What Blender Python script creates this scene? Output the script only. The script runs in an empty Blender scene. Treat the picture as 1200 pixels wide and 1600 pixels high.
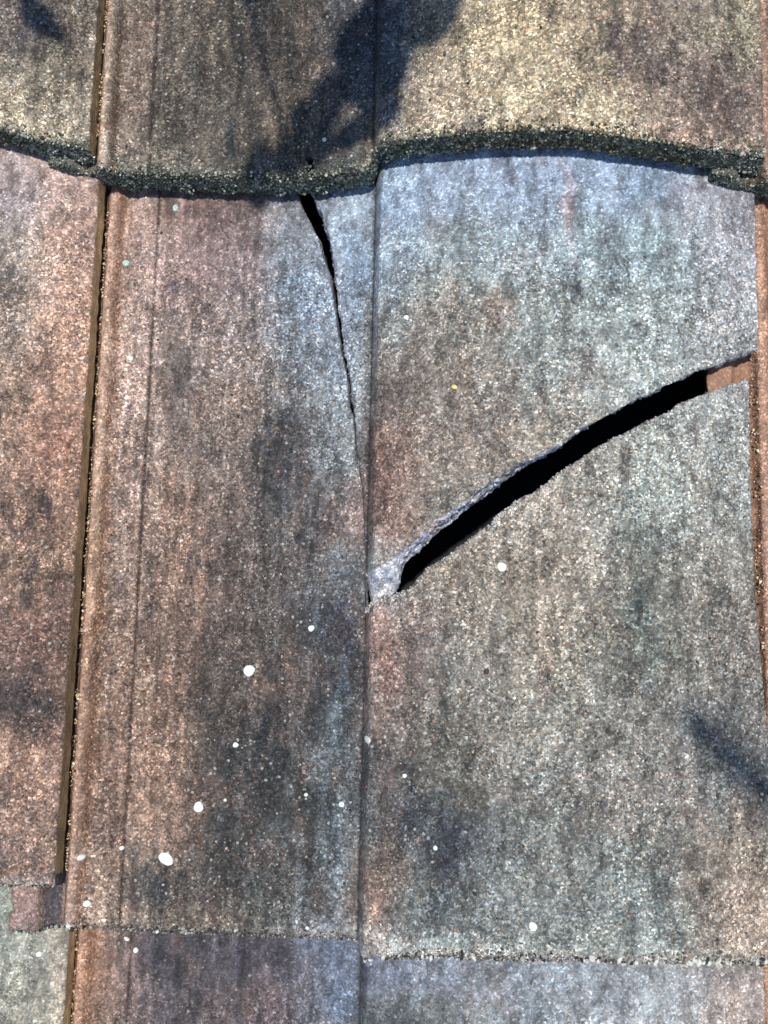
import bpy, math, random
import numpy as np
from mathutils import Matrix, Vector
rad = math.radians
random.seed(4); RNG = np.random.default_rng(11)
S = bpy.context.scene
COL = S.collection
MM = 0.001
PITCH = 22.0                      # slope of the roof, degrees; +Y of the roof frame runs up the slope
ROOF = Matrix.Rotation(rad(PITCH), 4, 'X')

# ---------------------------------------------------------------- camera
cam_d = bpy.data.cameras.new('camera'); cam = bpy.data.objects.new('camera', cam_d); COL.objects.link(cam)
cam_d.sensor_fit = 'VERTICAL'; cam_d.sensor_height = 32.0; cam_d.lens = 1635.9/1600*32.0
cam_d.clip_start = 0.01; cam_d.clip_end = 200
Rc = Matrix.Rotation(rad(5.018),4,'X') @ Matrix.Rotation(rad(4.594),4,'Y') @ Matrix.Rotation(rad(0.638),4,'Z')
cam.matrix_world = ROOF @ Matrix.Translation(Vector((174.1,142.3,482.75))*MM) @ Rc
S.camera = cam

# ---------------------------------------------------------------- world, sun, exposure
SUN_EL, SUN_AZ = 79.0, 25.0       # above the roof plane; from up-slope, a little to the right
e_, a_ = rad(SUN_EL), rad(SUN_AZ)
L_roof = Vector((math.sin(a_)*math.cos(e_), math.cos(a_)*math.cos(e_), math.sin(e_)))   # towards the sun
L_world = (ROOF.to_3x3() @ L_roof).normalized()
w = bpy.data.worlds.new('World'); S.world = w; w.use_nodes = True
nt = w.node_tree; bg = nt.nodes['Background']
sky = nt.nodes.new('ShaderNodeTexSky'); sky.sky_type = 'NISHITA'; sky.sun_disc = False; sky.ozone_density = 4.0; sky.dust_density = 0.3
sky.sun_elevation = math.asin(L_world.z); sky.sun_rotation = math.atan2(L_world.x, L_world.y)
nt.links.new(sky.outputs[0], bg.inputs[0]); bg.inputs[1].default_value = 0.11
sl = bpy.data.lights.new('sun','SUN'); sun = bpy.data.objects.new('sun', sl); COL.objects.link(sun)
sl.energy = 3.6; sl.angle = rad(1.8); sl.color = (1.0,0.96,0.89)
sun.rotation_euler = L_world.to_track_quat('Z','Y').to_euler(); sun.location = L_world*3
S.view_settings.view_transform = 'Standard'; S.view_settings.look = 'None'
S.view_settings.exposure = 0.46; S.view_settings.gamma = 1.0

# ---------------------------------------------------------------- helpers
def tag(o, label=None, cat=None, group=None, kind=None):
    if label: o['label'] = label
    if cat: o['category'] = cat
    if group: o['group'] = group
    if kind: o['kind'] = kind
    return o
def lin(c):
    c = np.asarray(c, float)/255.0
    return np.where(c <= .04045, c/12.92, ((c+.055)/1.055)**2.4)
KALB = 0.80                       # display value -> base colour
def alb(c): return np.clip(lin(c)*KALB, 0.002, 0.8)

_G = [np.random.default_rng(100+i).random((128,128)) for i in range(8)]
def vnoise(x, y, seed=0):         # smooth value noise in 0..1
    g = _G[seed % 8]; x = np.asarray(x,float)+seed*17.3; y = np.asarray(y,float)+seed*9.1
    xi = np.floor(x).astype(int); yi = np.floor(y).astype(int); fx = x-xi; fy = y-yi
    fx = fx*fx*(3-2*fx); fy = fy*fy*(3-2*fy)
    a = g[yi%128, xi%128]; b = g[yi%128,(xi+1)%128]; c = g[(yi+1)%128, xi%128]; d = g[(yi+1)%128,(xi+1)%128]
    return (a*(1-fx)+b*fx)*(1-fy)+(c*(1-fx)+d*fx)*fy
def fbm(x, y, seed=0, o=4):
    s = 0; a = .5; t = 0
    for i in range(o):
        s = s+a*vnoise(x*2**i, y*2**i, seed+i); t += a; a *= .55
    return s/t

# ---------------------------------------------------------------- tile shape (millimetres)
KU = [-21,-19,-10.5,-8,-1,1,3,6,8.5,12,25,45,75,100,121,127.6,129.2,132.2,138,150,175,210,245,279,295,300]
KZ = [11.5,12,11,5,4,8,9.8,9.6,5.6,4.6,3.5,1.5,0,.8,3,4.6,4.4,13,15,19.5,27,31,29,23,18,16]
_fu = np.arange(-21,300.01,.25); _fz = np.interp(_fu,KU,KZ)
def _smooth(z, s):
    k = np.exp(-.5*(np.arange(-int(4*s*4),int(4*s*4)+1)*.25/s)**2); k /= k.sum()
    p = len(k)//2; return np.convolve(np.pad(z,p,mode='edge'),k,'valid')
_wide = _smooth(_fz, 5.0); _thin = _smooth(_fz, .7)
_m = np.clip((np.minimum(np.abs(_fu-131)-9, np.minimum(np.abs(_fu+5)-16,9))/8),0,1)   # keep ribs, step and lock crisp
_m = np.where((_fu>10)&(_fu<121)|(_fu>141), _m, 0)
_prof = _thin*(1-_m)+_wide*_m
P, E_, T = 300.0, 340.9, 18.3
def prof(u): return np.interp(u,_fu,_prof)
TAIL = {0:([-21,-8,0,42,98,127.5,129.3,131,150,168,219,270,300],[-1.5,-1.5,-.2,-2.2,-2.1,-.8,-2.5,-6.6,-2.5,.4,3.2,2.4,.6]),
        2:([-21,225,251,262,280,300],[0,14,12.5,11,6,5.5]),
        1:([-21,-8,0,27,59,98,127.5,129.3,131,150,164,199,218,245,272,300],[1.5,-1.5,-1.6,-2.0,-2.4,-3.4,-1.4,1.5,6.4,6.2,5.0,4.0,3.0,-.2,-3.6,-4.2])}
def tail_v(u, row=0):             # the lower end of a tile is not quite square: it wanders a few millimetres
    k = TAIL[row if row>=1 else 0]; return np.interp(u,k[0],k[1])
def relief(u, v, U, V):
    z = (fbm(U/14, V/22, 1)-.5)*.8 + (fbm(U/3.1, V/4.0, 3)-.5)*.45 + (fbm(U/1.3,V/1.3,5,2)-.5)*.35
    z = z - .9*np.exp(-((u-24.2-.4*(vnoise(V/9,U*0,2)-.5))/.45)**2)*(.4+vnoise(V/6,U*0,4))   # faint mould line in the pan
    z = z - .8*np.exp(-((u-129.2)/.7)**2)
    z = z - .5*np.exp(-((u-27.0)/2.2)**2)*.5
    return z
def surf(u, v): return prof(u)+T*(1-v/E_)

# ---------------------------------------------------------------- stains and painted-in shade: (row) -> list of (U, V, rU, rV, r, g, b, strength, angle)
STAINS_SHADE = {
1: [
(-24.4,400.1,13.2,11.8,82,76,86,0.5599999999999999,-40),
(-5.0,393.3,5.9,20.6,95,85,70,0.48,0),
(-16.9,346.4,20.6,5.9,200,186,160,0.27999999999999997,0),
(2.7,391.4,3.5,58.8,152,138,124,0.48,0),
(13.2,393.9,7.4,44.1,122,104,92,0.48,0),
(88.7,354.4,14.7,7.4,72,64,52,0.4,0),
(58.6,354.7,2.9,12.4,50,56,72,0.68,0),  # blue twig-shadow streak painted as colour, the next entry too
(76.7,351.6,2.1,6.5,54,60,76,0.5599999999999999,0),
(137.2,369.8,8.8,20.6,86,88,96,0.5599999999999999,0),  # grey-blue of the shadow patch, painted into the tile colour
(157.9,346.1,17.6,8.8,196,176,146,0.27999999999999997,0),
(234.6,386.4,8.2,20.6,92,80,80,0.5599999999999999,20),
(281.5,356.8,8.8,20.6,92,78,74,0.5599999999999999,25),
(264.3,338.0,14.7,5.9,190,152,136,0.24,0),
(291.2,394.0,8.8,17.6,132,126,102,0.48,0),
(168.5,393.9,8.8,11.8,150,134,108,0.2,0),
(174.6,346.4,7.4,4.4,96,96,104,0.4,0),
(7.9,365.6,2.6,6.5,84,72,66,0.7,0),
(26.0,407.3,2.4,17.6,92,84,78,0.5,0),
(41.8,391.5,5.3,26.5,84,78,76,0.5,0),
(65.8,398.1,4.1,20.6,82,76,72,0.4,0),
(234.6,383.5,4.7,17.6,96,82,84,0.6,15),
(281.5,356.8,4.7,14.7,96,80,76,0.6,25),
(137.4,357.5,4.7,11.8,92,96,108,0.6,0),  # more of the painted shadow patch
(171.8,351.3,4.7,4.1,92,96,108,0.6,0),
(-8.1,399.2,4.1,11.8,86,78,76,0.6,0),
(-30.2,402.8,8.8,7.6,80,76,84,0.6,-40),
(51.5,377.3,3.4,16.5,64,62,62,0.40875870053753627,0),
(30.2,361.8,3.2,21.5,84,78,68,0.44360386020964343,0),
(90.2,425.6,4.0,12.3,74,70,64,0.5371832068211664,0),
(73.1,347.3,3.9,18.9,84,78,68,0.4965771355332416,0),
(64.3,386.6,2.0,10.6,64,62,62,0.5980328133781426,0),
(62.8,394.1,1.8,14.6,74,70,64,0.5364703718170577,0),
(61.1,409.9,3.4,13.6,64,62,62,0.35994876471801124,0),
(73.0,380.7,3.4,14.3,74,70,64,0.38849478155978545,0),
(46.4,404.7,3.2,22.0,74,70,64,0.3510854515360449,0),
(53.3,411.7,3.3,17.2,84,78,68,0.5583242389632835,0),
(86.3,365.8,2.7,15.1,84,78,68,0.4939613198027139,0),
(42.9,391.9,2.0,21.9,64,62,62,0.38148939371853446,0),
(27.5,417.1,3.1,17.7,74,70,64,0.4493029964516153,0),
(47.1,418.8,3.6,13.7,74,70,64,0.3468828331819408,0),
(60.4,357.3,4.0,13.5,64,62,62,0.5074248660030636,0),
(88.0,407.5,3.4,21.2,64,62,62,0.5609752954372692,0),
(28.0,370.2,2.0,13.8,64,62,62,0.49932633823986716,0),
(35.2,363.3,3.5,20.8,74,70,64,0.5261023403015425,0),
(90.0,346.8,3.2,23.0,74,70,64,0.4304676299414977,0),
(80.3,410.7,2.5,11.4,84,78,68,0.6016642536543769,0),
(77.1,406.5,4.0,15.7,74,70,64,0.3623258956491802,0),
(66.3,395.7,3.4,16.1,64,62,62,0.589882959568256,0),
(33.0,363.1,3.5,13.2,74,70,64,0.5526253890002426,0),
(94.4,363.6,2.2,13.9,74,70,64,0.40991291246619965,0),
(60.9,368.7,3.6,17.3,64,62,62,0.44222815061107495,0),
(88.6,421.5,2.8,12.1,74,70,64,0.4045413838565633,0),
(-13.9,410.4,4.6,8.3,90,82,76,0.546160362250938,-35),
(-19.9,398.0,4.6,4.8,90,82,76,0.3322541106693075,-35),
(-36.3,376.4,2.7,10.3,78,74,76,0.3627134285165556,-35),
(-23.1,397.8,3.6,4.5,78,74,76,0.34845946836155367,-35),
(-11.2,417.3,3.6,11.4,90,82,76,0.4269532852293889,-35),
(-38.9,396.2,4.2,7.4,78,74,76,0.3538991522487613,-35),
(-23.5,381.8,4.3,10.4,90,82,76,0.5288388906012561,-35),
(-24.3,368.8,4.1,10.9,78,74,76,0.37574445527217765,-35),
(-32.1,376.0,2.5,6.9,90,82,76,0.405353804660302,-35),
(235.6,375.0,3.2,10.0,92,80,78,0.49231708193053425,25),
(278.2,402.2,4.4,4.4,84,74,76,0.5213318536981528,25),
(229.5,403.2,4.8,12.6,104,92,80,0.414528859288125,25),
(252.8,400.2,3.4,9.6,92,80,78,0.3462007407329752,25),
(249.2,388.0,4.6,7.4,92,80,78,0.337994709413097,25),
(256.3,344.8,4.4,4.9,92,80,78,0.32646049790737847,25),
(246.6,385.5,5.0,8.9,84,74,76,0.5414634132213743,25),
(233.0,368.9,3.1,8.9,104,92,80,0.3963135475918622,25),
(232.7,362.9,2.5,4.3,92,80,78,0.40471328577477994,25),
(255.4,367.1,4.7,4.6,104,92,80,0.3596303996411906,25),
(271.4,351.4,4.6,9.0,84,74,76,0.41250591110911494,25),
(268.1,348.7,3.4,8.8,104,92,80,0.44577445189896037,25),
(263.4,381.3,3.5,11.6,104,92,80,0.5329727014198609,25),
(219.2,376.2,4.5,8.8,84,74,76,0.32461514235383376,25),
(256.0,354.4,3.5,7.7,84,74,76,0.387741423515902,25),
(254.6,369.8,3.0,8.1,92,80,78,0.4855147799252059,25),
(169.4,345.6,3.2,4.5,128,116,98,0.33679089156343267,0),
(170.3,384.1,2.9,3.1,128,116,98,0.31772240514488176,0),
(194.5,375.3,3.0,7.1,128,116,98,0.4230332992930448,0),
(204.7,357.0,3.7,7.2,128,116,98,0.3522436927608593,0),
(163.4,389.6,4.3,5.3,112,104,96,0.2452003109289038,0),
(183.8,367.8,3.6,5.0,112,104,96,0.3472827815249879,0),
(197.9,351.9,4.0,5.7,112,104,96,0.2533669342335948,0),
(186.3,355.7,4.5,6.3,112,104,96,0.43128601348864737,0)],
0: [
(-34.7,277.3,8.8,11.8,100,92,90,0.48,0),
(-16.9,174.5,7.4,11.8,78,66,62,0.48,0),
(-4.3,137.8,5.9,17.6,90,74,70,0.48,0),
(-16.6,129.2,14.7,11.8,140,106,92,0.48,0),
(-19.8,98.7,16.2,10.3,72,66,68,0.68,0),  # shadow blob on the left tile, painted as a dark spot
(-15.1,26.1,11.8,3.5,140,110,90,0.48,0),
(15.1,255.2,13.2,76.5,172,140,128,0.32000000000000006,0),
(16.5,152.7,13.2,58.8,148,118,104,0.27999999999999997,0),
(31.1,288.4,3.5,3.5,70,72,82,0.6400000000000001,0),
(81.4,216.3,8.8,14.7,62,58,60,0.48,0),
(118.5,186.4,10.3,14.7,140,118,114,0.5599999999999999,0),
(89.2,106.6,6.5,13.2,124,98,88,0.5599999999999999,0),
(121.2,89.4,7.4,17.6,90,96,104,0.48,0),
(51.7,40.1,8.2,17.6,156,118,100,0.32000000000000006,0),
(38.3,15.4,6.5,14.7,70,70,72,0.6000000000000001,0),
(101.9,58.2,6.5,26.5,112,90,82,0.48,0),
(116.4,7.9,17.6,7.4,118,122,130,0.5599999999999999,0),
(58.5,3.8,20.6,4.1,118,102,90,0.48,0),
(215.6,318.2,2.9,26.5,158,134,138,0.6400000000000001,0),
(183.9,269.6,6.5,10.0,156,112,102,0.27999999999999997,0),
(221.0,277.3,8.2,4.7,86,86,88,0.6400000000000001,0),
(238.2,283.9,5.3,3.5,82,82,84,0.6400000000000001,0),
(167.2,260.3,7.4,7.4,100,98,98,0.48,0),
(136.8,194.1,5.3,23.5,150,108,98,0.24,0),
(139.8,122.5,5.3,17.6,164,114,100,0.32000000000000006,0),
(285.4,98.3,8.8,17.6,92,90,92,0.4,0),
(143.2,34.9,5.9,13.2,84,74,66,0.6400000000000001,-15),
(138.7,13.7,4.1,11.8,176,124,112,0.34,0),
(270.3,31.4,4.7,4.7,62,58,54,0.68,0),
(294.2,14.5,5.9,11.8,170,148,130,0.24,0),
(151.9,11.7,11.8,8.8,128,132,132,0.48,0),
(302.2,213.3,2.4,264.7,150,112,88,0.0,0),
(84.5,216.3,7.6,17.6,66,62,64,0.6,0),
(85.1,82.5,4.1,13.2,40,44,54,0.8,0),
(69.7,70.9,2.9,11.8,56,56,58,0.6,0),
(91.3,195.3,4.7,13.2,84,84,88,0.5,0),
(97.8,177.5,4.1,11.8,150,122,112,0.5,0),
(112.6,183.5,4.1,14.7,160,128,118,0.3,0),
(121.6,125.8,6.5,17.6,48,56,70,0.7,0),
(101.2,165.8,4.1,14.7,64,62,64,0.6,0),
(48.5,153.3,3.5,11.8,84,74,70,0.6,0),
(35.4,124.0,3.5,14.7,104,88,80,0.5,0),
(85.6,107.9,5.9,11.8,142,112,96,0.6,0),
(57.0,95.9,4.1,17.6,84,74,70,0.5,0),
(96.9,77.3,3.5,8.8,130,108,98,0.5,0),
(105.6,33.9,4.1,17.6,118,104,98,0.5,0),
(79.6,40.9,5.9,17.6,56,56,58,0.6,0),
(41.1,15.5,5.3,11.8,64,64,66,0.7,0),
(-18.4,157.3,4.1,5.9,70,60,66,0.7,0),
(-14.8,183.3,4.1,5.3,60,54,60,0.7,0),
(-4.6,143.5,4.7,8.8,84,66,62,0.6,0),
(-22.6,101.4,11.8,6.5,62,58,62,0.7,0),
(-6.7,93.2,5.3,4.7,70,64,66,0.6,0),
(-5.9,210.0,2.9,5.9,170,110,90,0.3,0),
(241.7,146.3,7.6,11.8,84,88,84,0.6,0),
(211.3,139.2,2.9,4.7,96,72,60,0.6,0),
(151.2,50.0,8.8,14.7,74,74,84,0.6,0),
(167.4,41.4,7.6,14.7,66,66,78,0.7,0),
(165.1,18.4,6.5,11.8,72,82,90,0.6,0),
(138.0,140.4,2.9,5.9,170,130,112,0.3,0),
(267.7,95.7,3.5,3.5,70,70,74,0.5,0),
(219.7,281.7,4.7,4.1,78,80,86,0.8,0),
(192.4,237.7,4.7,14.7,158,130,118,0.2,0),
(148.2,205.2,4.1,14.7,160,122,108,0.25,0),
(136.3,214.4,2.6,17.6,168,124,110,0.25,0),
(137.7,285.6,4.1,11.8,110,120,135,0.4,0),
(295.6,156.8,2.4,11.8,80,74,72,0.6,0),
(58.4,130.2,11.8,17.6,84,74,70,0.5,0),
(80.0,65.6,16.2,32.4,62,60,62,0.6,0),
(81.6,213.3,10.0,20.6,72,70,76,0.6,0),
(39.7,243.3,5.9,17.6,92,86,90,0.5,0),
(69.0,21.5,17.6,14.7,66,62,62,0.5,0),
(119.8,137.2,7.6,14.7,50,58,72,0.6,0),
(104.3,255.9,17.6,17.6,130,140,158,0.4,0),
(94.2,284.1,17.6,14.7,120,132,155,0.5,0),
(121.6,292.5,5.9,17.6,120,138,165,0.4,0),
(49.4,325.6,17.6,5.3,104,88,88,0.6,0),
(-35.1,323.5,11.8,11.8,150,140,150,0.4,0),
(-36.9,289.4,5.9,5.9,96,90,88,0.6,0),
(-20.2,226.9,11.8,14.7,140,112,96,0.4,0),
(152.5,127.0,17.6,11.8,112,108,110,0.4,0),
(206.1,69.2,35.3,14.7,112,108,104,0.4,0),
(182.1,154.7,14.7,11.8,120,112,106,0.4,0),
(141.6,240.4,8.8,17.6,120,110,106,0.5,0),
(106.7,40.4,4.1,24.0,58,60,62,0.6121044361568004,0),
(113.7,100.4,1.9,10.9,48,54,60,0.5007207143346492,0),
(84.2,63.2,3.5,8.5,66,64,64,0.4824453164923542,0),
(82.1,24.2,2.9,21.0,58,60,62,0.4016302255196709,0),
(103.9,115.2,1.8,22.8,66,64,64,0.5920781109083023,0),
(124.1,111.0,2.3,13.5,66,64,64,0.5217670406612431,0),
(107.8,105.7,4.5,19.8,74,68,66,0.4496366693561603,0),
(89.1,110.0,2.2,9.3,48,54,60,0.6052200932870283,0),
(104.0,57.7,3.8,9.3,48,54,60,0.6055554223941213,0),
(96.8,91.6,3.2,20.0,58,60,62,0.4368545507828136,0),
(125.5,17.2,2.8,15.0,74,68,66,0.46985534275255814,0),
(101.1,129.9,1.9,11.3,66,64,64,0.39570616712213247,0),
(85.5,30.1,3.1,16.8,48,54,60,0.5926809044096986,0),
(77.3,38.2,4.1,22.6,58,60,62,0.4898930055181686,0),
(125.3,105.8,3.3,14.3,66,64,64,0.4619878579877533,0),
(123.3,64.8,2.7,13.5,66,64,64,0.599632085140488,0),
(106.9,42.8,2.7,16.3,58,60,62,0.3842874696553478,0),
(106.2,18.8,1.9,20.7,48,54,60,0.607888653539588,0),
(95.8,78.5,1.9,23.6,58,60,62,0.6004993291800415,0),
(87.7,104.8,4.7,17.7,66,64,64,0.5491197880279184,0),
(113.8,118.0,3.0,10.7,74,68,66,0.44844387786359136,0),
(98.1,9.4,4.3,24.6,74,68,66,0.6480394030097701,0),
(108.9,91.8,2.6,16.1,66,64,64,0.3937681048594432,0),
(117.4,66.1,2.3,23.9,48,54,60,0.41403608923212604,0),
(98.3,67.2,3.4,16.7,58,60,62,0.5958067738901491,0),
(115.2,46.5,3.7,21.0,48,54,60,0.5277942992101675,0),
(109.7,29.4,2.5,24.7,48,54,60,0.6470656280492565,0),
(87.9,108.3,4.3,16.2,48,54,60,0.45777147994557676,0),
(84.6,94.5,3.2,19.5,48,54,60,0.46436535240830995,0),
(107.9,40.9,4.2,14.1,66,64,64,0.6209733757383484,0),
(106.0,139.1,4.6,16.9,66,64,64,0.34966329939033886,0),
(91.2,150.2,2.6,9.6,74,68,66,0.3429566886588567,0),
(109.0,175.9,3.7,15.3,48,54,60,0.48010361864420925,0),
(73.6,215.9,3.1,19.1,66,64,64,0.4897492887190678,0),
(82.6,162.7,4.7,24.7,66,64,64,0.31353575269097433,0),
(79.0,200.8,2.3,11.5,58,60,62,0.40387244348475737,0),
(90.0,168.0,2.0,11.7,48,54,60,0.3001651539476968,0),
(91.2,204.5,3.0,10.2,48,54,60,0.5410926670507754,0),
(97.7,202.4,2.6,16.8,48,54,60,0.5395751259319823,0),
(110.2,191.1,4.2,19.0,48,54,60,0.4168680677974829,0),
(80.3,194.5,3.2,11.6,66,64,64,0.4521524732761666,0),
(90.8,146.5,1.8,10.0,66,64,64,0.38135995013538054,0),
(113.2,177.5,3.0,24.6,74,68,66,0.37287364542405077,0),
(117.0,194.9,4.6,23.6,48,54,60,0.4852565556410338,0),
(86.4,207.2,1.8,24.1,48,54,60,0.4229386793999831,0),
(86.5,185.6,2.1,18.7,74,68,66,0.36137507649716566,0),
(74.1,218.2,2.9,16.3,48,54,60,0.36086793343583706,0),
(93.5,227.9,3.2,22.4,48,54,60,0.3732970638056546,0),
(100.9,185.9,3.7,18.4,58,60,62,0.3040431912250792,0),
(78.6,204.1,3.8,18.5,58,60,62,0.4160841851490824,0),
(44.1,44.9,2.3,5.6,48,54,60,0.35064564355554245,0),
(48.2,149.7,2.5,7.1,74,68,66,0.3956765329950021,0),
(44.6,72.1,2.5,11.2,74,68,66,0.41173857675748365,0),
(55.7,88.6,2.5,12.1,48,54,60,0.33301693265143567,0),
(51.9,116.8,1.5,12.6,48,54,60,0.3696789166044133,0),
(43.7,115.5,1.7,11.8,74,68,66,0.4345843686621443,0),
(46.5,96.6,2.3,5.8,66,64,64,0.2934409669333603,0),
(30.4,156.9,2.9,8.4,74,68,66,0.4357371980975637,0),
(61.9,52.3,1.5,13.2,66,64,64,0.3629111010517738,0),
(52.3,149.1,2.8,14.6,74,68,66,0.2699460011468617,0),
(40.1,154.3,2.2,18.7,168,132,114,0.3511022116366248,0),
(46.4,72.9,2.6,17.8,168,132,114,0.38846752494354625,0),
(48.5,226.4,3.0,13.5,150,118,102,0.3379159524342461,0),
(54.1,164.6,1.9,19.9,168,132,114,0.35372964029214676,0),
(41.5,185.8,4.5,17.5,168,132,114,0.2926493445980342,0),
(35.5,195.0,4.0,16.9,168,132,114,0.4016057652747934,0),
(51.7,144.6,2.9,10.4,168,132,114,0.3710027485215728,0),
(20.8,91.2,2.0,10.3,150,118,102,0.2877170190063895,0),
(52.6,137.9,2.7,21.6,168,132,114,0.34842016894371314,0),
(35.9,48.2,4.5,15.4,168,132,114,0.3899215083063808,0),
(24.1,33.2,3.2,11.8,150,118,102,0.3108596525129932,0),
(22.7,174.4,3.6,14.1,150,118,102,0.3156277771836898,0),
(44.3,168.5,2.6,18.8,150,118,102,0.343498242849634,0),
(41.4,114.7,3.9,14.9,168,132,114,0.24742044155771376,0),
(96.3,172.5,2.6,14.1,128,134,138,0.24008792642800164,0),
(111.6,36.2,2.9,9.3,128,134,138,0.33237959548793505,0),
(99.7,80.9,1.9,13.5,128,134,138,0.2704227837205873,0),
(99.5,155.8,2.0,8.0,142,116,106,0.24663061213796725,0),
(124.6,142.7,3.1,8.3,142,116,106,0.37754284981152786,0),
(116.8,117.2,3.4,6.4,128,134,138,0.2982201338617181,0),
(118.3,67.1,2.1,7.2,142,116,106,0.35494401578675583,0),
(117.0,88.6,3.4,11.9,128,134,138,0.27689524303084156,0),
(102.2,199.3,3.5,9.7,142,116,106,0.2751290966155922,0),
(96.1,204.1,2.8,12.1,128,134,138,0.2412545368997966,0),
(95.6,56.4,2.5,5.7,128,134,138,0.4279009337631087,0),
(117.1,164.3,3.2,6.2,128,134,138,0.2507522974651915,0),
(150.4,75.5,4.8,4.6,48,54,60,0.45752120578051503,0),
(159.8,39.6,7.1,11.4,66,64,64,0.310361949477637,0),
(162.3,54.5,5.4,4.8,48,54,60,0.4479297934792608,0),
(144.7,16.7,3.7,4.7,66,64,64,0.4106133592420583,0),
(159.3,57.0,4.9,10.0,66,64,64,0.43326869132205453,0),
(179.3,61.7,5.1,10.4,66,64,64,0.3947546292918141,0),
(146.3,48.0,6.6,6.1,74,68,66,0.3403970987711123,0),
(145.4,73.1,4.1,4.8,74,68,66,0.487748171127,0),
(168.9,62.9,5.3,6.0,66,64,64,0.44914075582738316,0),
(178.3,26.7,3.3,10.0,74,68,66,0.4392713707542715,0),
(-10.6,100.7,4.3,5.9,58,60,62,0.41054565039178637,0),
(-4.0,124.9,5.2,5.8,74,68,66,0.3669237153726391,0),
(-5.8,152.6,2.7,2.7,66,64,64,0.3343325347874165,0),
(-16.0,158.4,2.5,4.9,58,60,62,0.306868070218083,0),
(-31.6,177.9,3.4,6.4,58,60,62,0.3577742858369605,0),
(-17.8,154.4,3.3,2.4,66,64,64,0.48170828927855314,0),
(-27.3,137.1,2.9,5.7,74,68,66,0.49117090653355716,0),
(-17.2,147.6,3.3,4.5,66,64,64,0.4152492809970432,0),
(-17.2,146.3,4.6,6.8,74,68,66,0.5424163045201887,0),
(229.8,308.3,5.8,4.9,104,104,104,0.2815114611059576,0),
(141.4,258.4,3.8,6.3,92,94,96,0.31854356983928384,0),
(173.6,298.3,3.7,5.6,92,94,96,0.3929133182035091,0),
(257.7,291.5,5.8,6.8,104,104,104,0.36363084032293636,0),
(201.0,306.0,5.9,5.2,104,104,104,0.2587538492225946,0),
(200.6,265.1,3.9,7.3,92,94,96,0.33543007713988954,0),
(211.2,279.3,3.3,3.9,104,104,104,0.26070766614637336,0),
(230.9,273.8,5.8,3.0,104,104,104,0.3620482368947229,0),
(217.5,281.6,4.9,6.2,92,94,96,0.4364774769360043,0),
(261.6,254.8,5.4,6.1,104,104,104,0.3997363627205424,0)],
-1: [
(9.9,-33.8,6.5,20.6,146,106,88,0.34,0),
(21.1,-32.4,4.1,17.6,122,102,100,0.6400000000000001,0),
(43.4,-19.8,11.8,8.8,64,60,70,0.5599999999999999,0),
(87.1,-21.0,17.6,8.8,80,72,84,0.5599999999999999,0),
(122.4,-32.0,8.8,14.7,104,116,140,0.68,0),
(64.7,-42.4,17.6,7.4,92,82,82,0.48,0),
(145.8,-15.4,17.6,8.8,120,124,146,0.6400000000000001,0),
(150.3,-32.7,11.8,6.5,88,88,92,0.5599999999999999,0),
(184.0,-28.0,17.6,5.9,112,112,114,0.4,0),
(76.3,-22.4,4.0,4.7,70,66,74,0.3746606538054632,0),
(30.2,-39.3,4.5,8.2,70,66,74,0.39521204820912564,0),
(75.5,-44.3,3.6,6.5,70,66,74,0.3220507795926356,0),
(53.3,-16.6,4.1,6.6,70,66,74,0.34370210915185023,0),
(39.1,-30.5,5.2,5.6,70,66,74,0.5280321028401224,0),
(39.2,-23.2,4.4,6.1,62,60,68,0.4388254058357193,0),
(75.3,-27.2,5.6,7.9,70,66,74,0.4542387215566359,0),
(42.9,-28.3,5.8,6.0,70,66,74,0.4573448753156523,0),
(74.5,-44.8,2.8,7.5,70,66,74,0.323986524162728,0),
(89.7,-22.0,5.5,4.0,70,66,74,0.34305376230983575,0),
(53.1,-39.2,2.8,8.0,62,60,68,0.37798238669414513,0),
(49.5,-25.3,6.5,5.3,62,60,68,0.3753569250347208,0),
(42.7,-45.2,5.6,8.2,70,66,74,0.3260446359622767,0),
(57.9,-21.4,2.5,6.3,70,66,74,0.46288535503271155,0),
(241.9,-10.5,5.0,2.6,104,106,108,0.2605502482804157,0),
(254.2,-5.3,5.7,2.6,104,106,108,0.3274952720327302,0),
(185.0,-19.1,7.5,3.9,104,106,108,0.4163859249869867,0),
(284.8,-6.5,6.2,3.0,104,106,108,0.305137077691386,0),
(260.0,-15.8,4.1,2.5,104,106,108,0.3012820348786994,0),
(223.9,-22.8,6.1,3.3,104,106,108,0.38883219693388116,0),
(182.8,-17.3,6.7,4.5,104,106,108,0.35919121176409957,0),
(210.7,-26.9,6.7,3.9,104,106,108,0.2666767952587207,0)]}
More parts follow.
